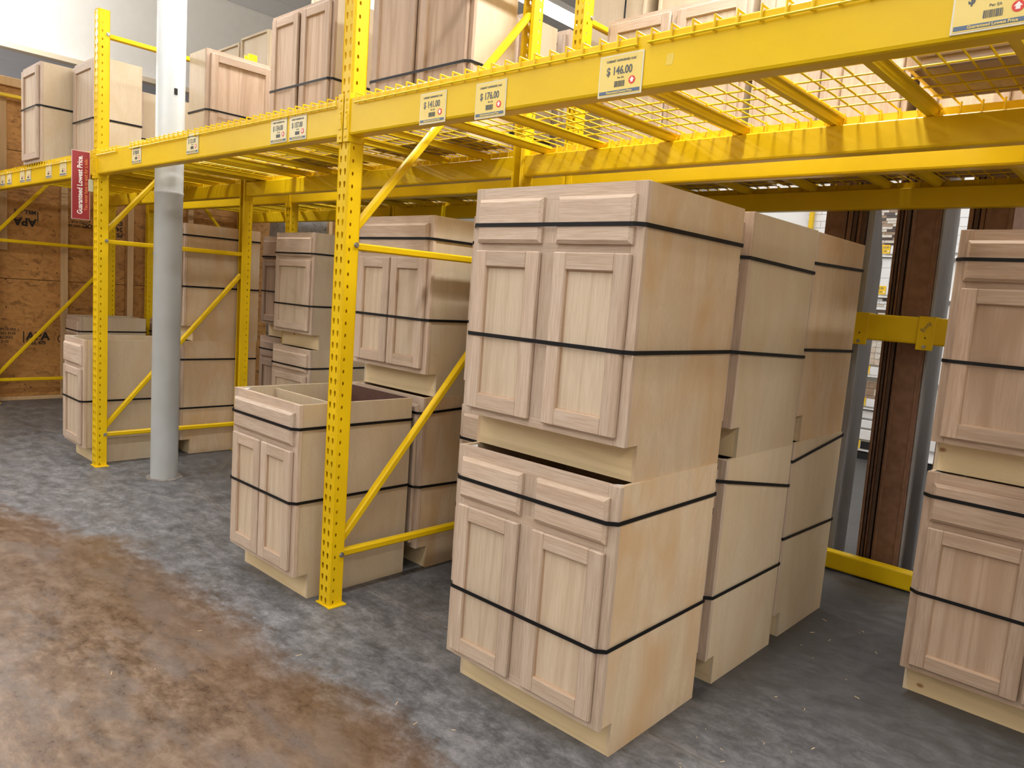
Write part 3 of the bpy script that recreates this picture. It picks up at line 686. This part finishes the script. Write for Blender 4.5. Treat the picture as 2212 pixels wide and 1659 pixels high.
# around the grey column
base_cabinet('base_cabinet', -4.880, -4.462, -.020, 0, 'single', 'narrow open topped base cabinet behind the red sign post', 'pale', 'ply_pale', 0, .61, ((.447, None),), group=BG)
stack(-4.955, -4.446, .642, 'single', 'base cabinet right of the grey column, bottom of stack', 'base cabinet right of the grey column, top of stack', d2=(.0, .008, 0), depth=.60, ply='ply_warm', st_lo=((.735, None), (.36, None)), st_up=((.79, None), (.41, None)))
stack(-5.05, -4.43, 1.60, 'pair', 'base cabinet wedged behind the column stack, bottom', 'base cabinet wedged behind the column stack, top', tone='red', depth=.60, st_up=((.70, None), (.40, None)))
stack(-4.285, -3.735, 1.300, 'single', 'single door base cabinet left of the middle post, bottom of rear stack', 'single door base cabinet left of the middle post, top of rear stack', depth=.60, st_lo=((.735, None), (.36, None)), st_up=((.72, None), (.33, None)))
base_cabinet('base_cabinet', -7.20, -6.80, .665, 0, 'single', 'open topped base cabinet close to the strand board wall', 'pale', 'ply_pale', 0, .61, ((.74, None), (.40, None)), group=BG)
base_cabinet('base_cabinet', -7.02, -6.42, 1.40, 0, 'pair', 'base cabinet farthest back, half hidden by the grey column', 'pale', 'ply_pale', 0, .61, ((.74, None), (.40, None)), group=BG)

# cabinets on the shelf (deck top z = ZT + .009)
ZD = ZT+.0128
SG = 'unfinished wall cabinets on the upper shelf'
wall_cabinet(-6.03, -5.56, .01, ZD, .745, 1, 'narrow wall cabinet farthest left on the shelf, one door', 'pale', 'ply_pale', 0, .42, (.42,), SG)
wall_cabinet(-5.50, -5.00, .225, ZD, .755, 1, 'one door wall cabinet behind the top of the red sign post', 'pale', 'ply_pale', 0, .315, (.315,), SG)
wall_cabinet(-5.70, -5.20, .61, ZD, .620, 1, 'pale sided wall cabinet half hidden behind the grey column, on the shelf', 'pale', 'ply_pale', 0, .46, (.26,), SG)
wall_cabinet(-4.315, -3.805, .860, ZD, .765, 1, 'wide single door wall cabinet turned sideways, right of the grey column', 'red', 'ply_pale', math.pi/2, .27, (.36,), SG)
wall_cabinet(-3.48, -2.77, .77, ZD, .895, 2, 'two door wall cabinet on the shelf left of the middle post', 'red', 'ply_pale', 0, .305, (.43,), SG)
wall_cabinet(-2.40, -1.592, .775, ZD, .900, 2, 'two door wall cabinet on the shelf right of the middle post', 'red', 'ply_pale', 0, .30, (.35,), SG)
wall_cabinet(.40, 1.16, .69, ZD, .762, 2, 'wall cabinet seen from below through the nearest wire deck', 'red', 'ply_warm', 0, .36, (.2,), SG)
# rear row shelf
RG = 'unfinished cabinets on the rear shelf'
wall_cabinet(-1.44, -.60, 1.63, ZD, .760, 2, 'brightly lit two door wall cabinet on the rear shelf, left one', 'pale', 'ply_pale', 0, .475, (.37,), RG)
wall_cabinet(-.565, .13, 1.63, ZD, .900, 2, 'brightly lit two door wall cabinet on the rear shelf, middle one', 'pale', 'ply_pale', 0, .475, (.37,), RG)
wall_cabinet(.165, .86, 1.64, ZD, .900, 2, 'two door wall cabinet on the rear shelf, right one', 'pale', 'ply_pale', 0, .475, (.37,), RG)
wall_cabinet(-2.60, -1.98, 1.53, ZD, .880, 2, 'wall cabinet with plain pale side behind the rear post, on rear shelf', 'pale', 'ply_pale', 0, .305, (.2,), RG)
wall_cabinet(-2.62, -2.01, 1.98, ZD, .93, 2, 'wall cabinet deep on the rear shelf under the white lamp', 'pale', 'ply_pale', 0, .56, (.2,), RG)
def backed(xl, xr, y, z, H, label, ply='ply_pale', tone='pale', depth=.42, vs=None):
    """cabinet standing with its back to the aisle; y = plane of the back"""
    t = wall_cabinet(xl, xr, y+depth, z, H, 2, label, tone, ply, math.pi, depth, (), RG)
    w = xr-xl
    for a, b in ((-w/2+.004, -w/2+.024), (w/2-.024, w/2-.004)): box('back_rim', a, b, depth, depth+.016, 0, H, M[ply], t, .002)
    for a, b in ((0, .02), (H-.02, H)): box('back_rim', -w/2+.024, w/2-.024, depth, depth+.016, a, b, M[ply], t, .002)
    if vs is not None: box('strap', vs-.006, vs+.006, depth+.016, depth+.018, 0, H, M['strap'], t)
    return t
backed(-2.00, -1.535, 2.12, ZD, 1.40, 'tall cabinet with its back to the aisle beside the rear post', vs=-.08)
backed(-1.455, -.80, 2.12, ZD, 1.40, 'tall cabinet with its back to the aisle above the lit cabinets')
backed(-.76, -.10, 2.12, ZD, 1.40, 'tall cabinet with its back to the aisle, middle of the rear shelf', 'ply_warm', 'red')
backed(-.06, .62, 2.12, ZD, 1.20, 'tall cabinet with its back to the aisle, right on the rear shelf', 'ply_warm', 'red')
backed(.66, 1.30, 2.12, ZD, 1.20, 'tall cabinet with its back to the aisle, at the right end of the rear shelf', 'ply_warm', 'red')
backed(-5.45, -4.965, 1.55, ZD, .61, 'pale cabinet with its back to the aisle under the small bright one')
backed(-5.45, -4.965, 1.55, ZD+.611, .715, 'bright cabinet standing on another, its rimmed back to the aisle, above the yellow post tip')
backed(-5.97, -5.475, 1.55, ZD, .61, 'pale cabinet deep on the rear shelf, lower one, left of the bright one')
backed(-5.97, -5.475, 1.55, ZD+.611, .69, 'pale cabinet deep on the rear shelf, upper one, left of the bright one')
backed(-4.325, -3.70, 1.56, ZD, .90, 'pale cabinet behind the two door shelf cabinet, lower one')
backed(-4.325, -3.70, 1.56, ZD+.901, .90, 'pale cabinet showing above the two door shelf cabinet')
backed(-3.66, -3.05, 1.56, ZD, .90, 'pale cabinet on the rear shelf hidden behind the two door cabinet', depth=.96)
backed(-3.02, -2.65, 1.56, ZD, .90, 'narrow pale cabinet on the rear shelf behind the middle post', depth=.96)
backed(-4.325, -3.70, 2.0, ZD, .80, 'pale cabinet at the back edge of the rear shelf, middle bay', depth=.52)

# ------------------------------------------------------------------ price tags and signs
def price_tag(x0, x1, z0, z1, price, label, card='tag', faint=False, y=Y1-.003, cat='price tag'):
    w = x1-x0; h = z1-z0; xc = (x0+x1)/2
    t = empty('price_tag', (xc, y, z0), 0, label, cat, 'price tags on the shelf beams')
    box('tag_sleeve', -w/2, w/2, -.0035, -.0008, 0, h, M['sleeve'], t, .0008)
    box('tag_card', -w/2+.004, w/2-.004, -.0042, -.0034, .004, h-.004, M[card], t)
    f = -.0046
    if price: text('price', price, .031, M['ink'], t, FRONT(-.048, f, h*.52), .0008, 'LEFT', .80)
    if not faint: text('tag_heading', 'CABINET UNFINISHED OAK', .0085, M['ink'], t, FRONT(0, f, h*.82), .0002, 'CENTER', .95)
    text('unit_text', 'Per EA', .008, M['ink'], t, FRONT(.002, f, h*.415), 0, 'CENTER')
    bm = bmesh.new(); xx = -.018
    rnd = random.Random(int(x0*1000))
    while xx < .016:
        wd = rnd.choice((.0008, .0012, .0022)); bx(bm, xx, xx+wd, f-.0004, f+.0002, h*.22, h*.36); xx += wd+rnd.choice((.0009, .0014))
    obj('barcode', bm, M['ink'], t)
    bm = bmesh.new(); bx(bm, -w/2+.006, w/2-.006, f-.0003, f+.0004, h*.065, h*.145); obj('blue_band', bm, M['blue_ink'], t)
    if not faint: text('band_text', 'Guaranteed Lowest Price', .0085, M['tag'], t, FRONT(0, f-.0006, h*.078), .0002, 'CENTER')
    bm = bmesh.new(); cx, cz = .041, h*.34
    prism(bm, [(cx+.011*math.cos(i*math.pi/10), cz+.011*math.sin(i*math.pi/10)) for i in range(20)], 'y', f-.0003, f+.0004)
    e = obj('red_disc', bm, M['red_ink'], t)
    bm = bmesh.new(); prism(bm, [(cx-.004, cz-.006), (cx+.004, cz-.006), (cx+.004, cz), (cx+.0075, cz), (cx, cz+.0085), (cx-.0075, cz), (cx-.004, cz)], 'y', f-.0007, f-.0002)
    obj('white_arrow', bm, M['white_ink'], e)
    return t
price_tag(-1.020, -.880, 1.988, 2.096, '$ 141.00', 'price tag reading 141.00, first right of the middle post')
price_tag(-.731, -.590, 1.978, 2.094, '$ 176.00', 'price tag reading 176.00, second right of the middle post')
price_tag(-.219, -.070, 1.985, 2.100, '$ 146.00', 'price tag reading 146.00 on the right front beam')
price_tag(.682, .832, 2.004, 2.112, '$', 'price tag cut by the top right corner of the picture')
price_tag(-2.080, -1.940, 2.006, 2.111, '$ 134.00', 'price tag reading 134.00 left of the middle post', 'tagw')
price_tag(-1.917, -1.779, 2.005, 2.110, '$ 157.00', 'price tag reading 157.00 just left of the middle post', 'tagw')
price_tag(-2.970, -2.827, 2.023, 2.128, '$ 121.00', 'price tag alone on the beam, right of the grey column', 'tagw')
price_tag(-3.738, -3.597, 2.021, 2.124, '$ 108.00', 'faded price tag on the beam between red sign and grey column', 'tagw')
for i, (a, b) in enumerate(((-6.78, -6.63), (-6.56, -6.42), (-6.165, -6.03), (-5.985, -5.855), (-5.46, -5.32), (-5.125, -4.975))):
    price_tag(a, b, 2.020, 2.130, None, ('first', 'second', 'third', 'fourth', 'fifth', 'sixth')[i]+' pale tag from the left on the beam left of the red sign', 'tagw', True)
# red flag sign on post A
t = empty('flag_sign', (-4.425, -.055, 1.690), 0, 'narrow red upright sign reading Guaranteed Lowest Price, on the left rack post', 'sign')
box('sign_board', -.0015, .0015, -.056, .056, 0, .447, M['signedge'], t, .0006)
box('sign_face', .0014, .0022, -.052, .052, .004, .443, M['red'], t)
Ms = lambda y, z: Matrix.Translation((.0024, y, z)) @ Matrix.Rotation(math.pi/2, 4, 'Z') @ Matrix.Rotation(math.pi/2, 4, 'X') @ Matrix.Rotation(math.pi/2, 4, 'Z')
text('headline', 'Guaranteed Lowest Price.', .0435, M['white_ink'], t, Ms(.008, .035), .0011, 'LEFT', .83)
text('tagline', 'You never have to wait for a sale.', .031, M['orange_ink'], t, Ms(.040, .062), 0, 'LEFT', .80)
box('sign_clip', -.004, .006, .045, .075, .19, .27, M['clip'], t, .002)

# ------------------------------------------------------------------ boards standing behind the rear row
def board_group(label, xs, wide, y0, depth, h, grey=None, lean=0.0):
    t = empty('board_bundle', ((xs[0]+wide[1])/2, y0, 0), 0, label, 'boards', 'bundles of brown boards')
    ox = (xs[0]+wide[1])/2
    def slab(nm, a, b, mat, d0=0.0, d1=depth, top=h):
        bm = bmesh.new(); vs = bx(bm, a-ox, b-ox, d0, d1, 0, top, .002)
        if lean:
            for v in bm.verts: v.co.x -= lean*v.co.z
        return obj(nm, bm, mat, t)
    for i, (a, b) in enumerate(zip(xs, xs[1:])): slab('board', a+.0025, b-.0025, M['slabdark'] if i % 2 else M['slab'], .006*(i % 3))
    bd = slab('wide_board', wide[0], wide[1], M['slab'])
    for u in (wide[0]+.008, wide[1]-.022):
        bm = bmesh.new(); bx(bm, u-ox, u-ox+.012, -.004, .001, .01, h-.01, .001)
        if lean:
            for v in bm.verts: v.co.x -= lean*v.co.z
        obj('edge_strip', bm, M['slab'], bd)
    if grey:
        g = grey; bm = bmesh.new(); prism(bm, [(.02, 0), (g[2], 0), (g[2], g[3]), (.02, h)], 'x', g[0]-ox, g[1]-ox)
        if lean:
            for v in bm.verts: v.co.x -= lean*v.co.z
        setp(obj('grey_panel', bm, M['greypanel'], t), 'grey wood grain panel')
    return t
YB = 2.63
board_group('brown board bundle behind the third cabinet, with narrow grey panel', [-.405, -.378, -.352, -.326, -.30], (-.525, -.41), YB, .20, 2.25, (-.298, -.266, .25, 1.74))
board_group('brown board bundle standing behind the waist height beam', [-.126, -.109, -.092, -.075, -.052], (-.046, .092), YB, .30, 2.25, (.094, .105, .32, 2.25), .012)
board_group('brown board bundle just above the right edge cabinet stack', [.190, .215, .240, .266], (.268, .39), YB, .30, 2.25, None, .0)
t = empty('strand_board_panel', (-6.35, 2.78, 0), 0, 'grey strand board panel standing behind the rear row', 'board')
box('panel_sheet', -.75, .485, 0, .012, 0, 2.25, M['osb_grey'], t); box('edge_batten', .485, .525, -.01, .03, 0, 2.25, M['stud'], t)

# ------------------------------------------------------------------ tile display on the next aisle
YT = 6.2
g = empty('display_shelving', (-1.0, YT, 0), 0, 'white tile display shelving seen through the gap on the next aisle', 'shelving')
box('backboard', -2.2, 2.2, .06, .10, 0, 2.9, M['shelfwhite'], g)
box('kick_plate', -2.2, 2.2, .0, .06, 0, .07, M['black'], g)
for z in (.10, .53, .86, 1.66, 2.06): box('shelf_lip', -2.2, 2.2, -.012, .06, z-.016, z, M['shelfwhite'], g, .003)
for z0, z1 in ((.20, .30), (.32, .40), (.42, .50)): box('shelf_slat', -2.2, 2.2, .02, .06, z0, z1, M['shelfwhite'], g, .004)
for x in (-1.04, .76, -.06): box('shelf_post', x-.022, x+.022, -.03, .014, 2.10, 2.9, M['yellow'], g, .004)
def tile_board(x0, x1, z0, z1, nx, nz, mats, label, brick=False, gap=.003, stuff=False):
    t = empty('tile_board', ((x0+x1)/2, YT, z0), 0, label, 'tile sample')
    w = x1-x0; h = z1-z0; box('grout_board', -w/2, w/2, .028, .058, 0, h, M['grout'], t)
    rnd = random.Random(int(x0*777)+nx)
    acc = {}
    for j in range(nz):
        off = (rnd.random() if brick == 'mosaic' else (.5 if j % 2 else 0))*w/nx if brick else 0
        for i in range(-1 if brick else 0, nx):
            a = max(-w/2, -w/2+i*w/nx+off+gap/2); b = min(w/2, -w/2+(i+1)*w/nx+off-gap/2)
            if b-a < .004: continue
            m = rnd.choice(mats)
            if stuff: bm = acc.setdefault(m, bmesh.new())
            else: bm = bmesh.new()
            bx(bm, a, b, .018+rnd.random()*.003, .03, j*h/nz+gap/2, (j+1)*h/nz-gap/2)
            if not stuff: obj('tile', bm, M[m], t)
    for m, bm in acc.items():
        o = obj('mosaic_strips', bm, M[m], t); o['kind'] = 'stuff'
    return t
tile_board(-1.46, -.96, 2.13, 2.62, 5, 18, ['mos_dark', 'mos_light', 'stone2', 'mos_light'], 'brown and cream strip mosaic board, highest in the gap', 'mosaic', .003, True)
tile_board(-1.46, -.96, 1.74, 2.04, 2, 3, ['whitegloss'], 'white marble tile board below the brown mosaic', True, .003)
tile_board(-1.46, -.96, 1.38, 1.64, 4, 9, ['mos_dark', 'mos_light', 'whitegloss'], 'dark and white strip mosaic board below the marble tiles', 'mosaic', .004, True)
tile_board(-1.46, -.96, .97, 1.33, 7, 6, ['stone1', 'mos_light'], 'cream square tile board below the waist height beam', False, .004)
tile_board(-1.46, -.96, .585, .80, 5, 3, ['stone2', 'stone1'], 'brown stone tile board low in the gap', True, .006)
tile_board(-2.10, -1.50, 2.20, 2.75, 4, 8, ['whitegloss'], 'white brick tile board left in the upper gap', True, .004)
tile_board(-.94, -.20, 2.10, 2.75, 4, 8, ['whitegloss'], 'white brick tile board right in the upper gap', True, .004)
def shelf_card(x0, z0, price, label, dark=False):
    t = empty('shelf_card', (x0+.05, YT-.016, z0), 0, label, 'price tag', 'yellow shelf price cards')
    box('card', -.052, .052, -.004, 0, 0, .085, M['tagyellow'], t, .001)
    text('price', price, .030, M['ink'], t, FRONT(-.040, -.0045, .050), .0006, 'LEFT', .9); text('unit_text', '/EA', .02, M['ink'], t, FRONT(-.006, -.0045, .018), .0004)
    bm = bmesh.new(); prism(bm, [(.036+.008*math.cos(i*math.pi/6), .024+.008*math.sin(i*math.pi/6)) for i in range(12)], 'y', -.0048, -.0038); obj('white_dot', bm, M['white_ink'], t)
    box('info_card', .056, .16, -.003, 0, .0, .08, M['black'] if dark else M['whitegloss'], t, .001)
    return t
shelf_card(-1.325, 2.078, '$ 10.99', 'yellow shelf card under the highest mosaic board')
shelf_card(-1.315, 1.676, '$ 2.99', 'yellow shelf card under the white marble tiles')
shelf_card(-1.365, .872, '$ 5.99', 'yellow shelf card under the cream square tiles')
shelf_card(-1.365, .548, '$ 7.97', 'yellow shelf card under the brown stone tiles')
shelf_card(-1.365, .108, '$ 3.97', 'yellow shelf card on the lowest white shelf', True)

# ------------------------------------------------------------------ strip lamps
for i, (lx, ly) in enumerate(LAMPS):
    t = empty('strip_lamp', (lx, ly, LAMP_Z), 0, 'white fluorescent strip lamp hung from the ceiling', 'lamp', 'fluorescent strip lamps')
    bm = bmesh.new(); prism(bm, [(-.09, 0), (.09, 0), (.06, .07), (-.06, .07)], 'y', -1.22, 1.22); obj('lamp_housing', bm, M['fixture'], t)
    bm = bmesh.new(); prism(bm, [(-.085, -.002), (-.05, -.05), (.05, -.05), (.085, -.002)], 'y', -1.21, 1.21); obj('lamp_diffuser', bm, M['lamp'], t)
    for s in (-.9, .9): bm = bmesh.new(); bar(bm, (0, s, .06), (0, s, CEIL-LAMP_Z+.02), .004, 6); obj('hanger_rod', bm, M['steel'], t)

t = empty('added_wall_fill_lamp', (-7.9, -1.35, 4.05), math.radians(-38), 'added white fill lamp, out of view, facing the high left wall', 'lamp')  # invented housing for the added wall fill
bm = bmesh.new(); prism(bm, [(.02, -.95), (.08, -.95), (.08, .95), (.02, .95)], 'z', -.22, .22); obj('lamp_housing', bm, M['fixture'], t)
bm = bmesh.new(); bar(bm, (.05, 0, .2), (.05, 0, CEIL-4.05+.02), .006, 6); obj('hanger_rod', bm, M['steel'], t)
t = empty('added_uplight', (-12.6, -2.0, 0), 0, 'added white fill light on a stand in the side room, out of view', 'lamp')  # invented fixture for the added side room fill
bm = bmesh.new(); prism(bm, [(-.62, 2.30), (.62, 2.30), (.66, 2.38), (-.66, 2.38)], 'y', -.62, .62); obj('lamp_housing', bm, M['fixture'], t)
bm = bmesh.new(); bar(bm, (0, 0, 0), (0, 0, 2.31), .03, 10); prism(bm, [(.25*math.cos(i*math.pi/8), .25*math.sin(i*math.pi/8)) for i in range(16)], 'z', 0, .03); obj('stand', bm, M['steel'], t)

# ------------------------------------------------------------------ litter
bm = bmesh.new(); rnd = random.Random(3)
for k in range(56):
    x, y = (rnd.uniform(.03, .42), rnd.uniform(-.6, 1.9)) if k % 4 else (rnd.uniform(-2.2, .4), rnd.uniform(-.9, -.14)); a = rnd.uniform(0, 3.14); L = rnd.uniform(.003, .011); c, s = math.cos(a)*L, math.sin(a)*L; n = (-s*.09, c*.09)
    v = [(x-c-n[0], y-s-n[1]), (x+c-n[0], y+s-n[1]), (x+c+n[0], y+s+n[1]), (x-c+n[0], y-s+n[1])]
    prism(bm, v, 'z', .0, .0018)
o = obj('wood_splinters', bm, M['pine']); setp(o, 'scattered pale wood splinters on the concrete floor', 'splinters', None, 'stuff')
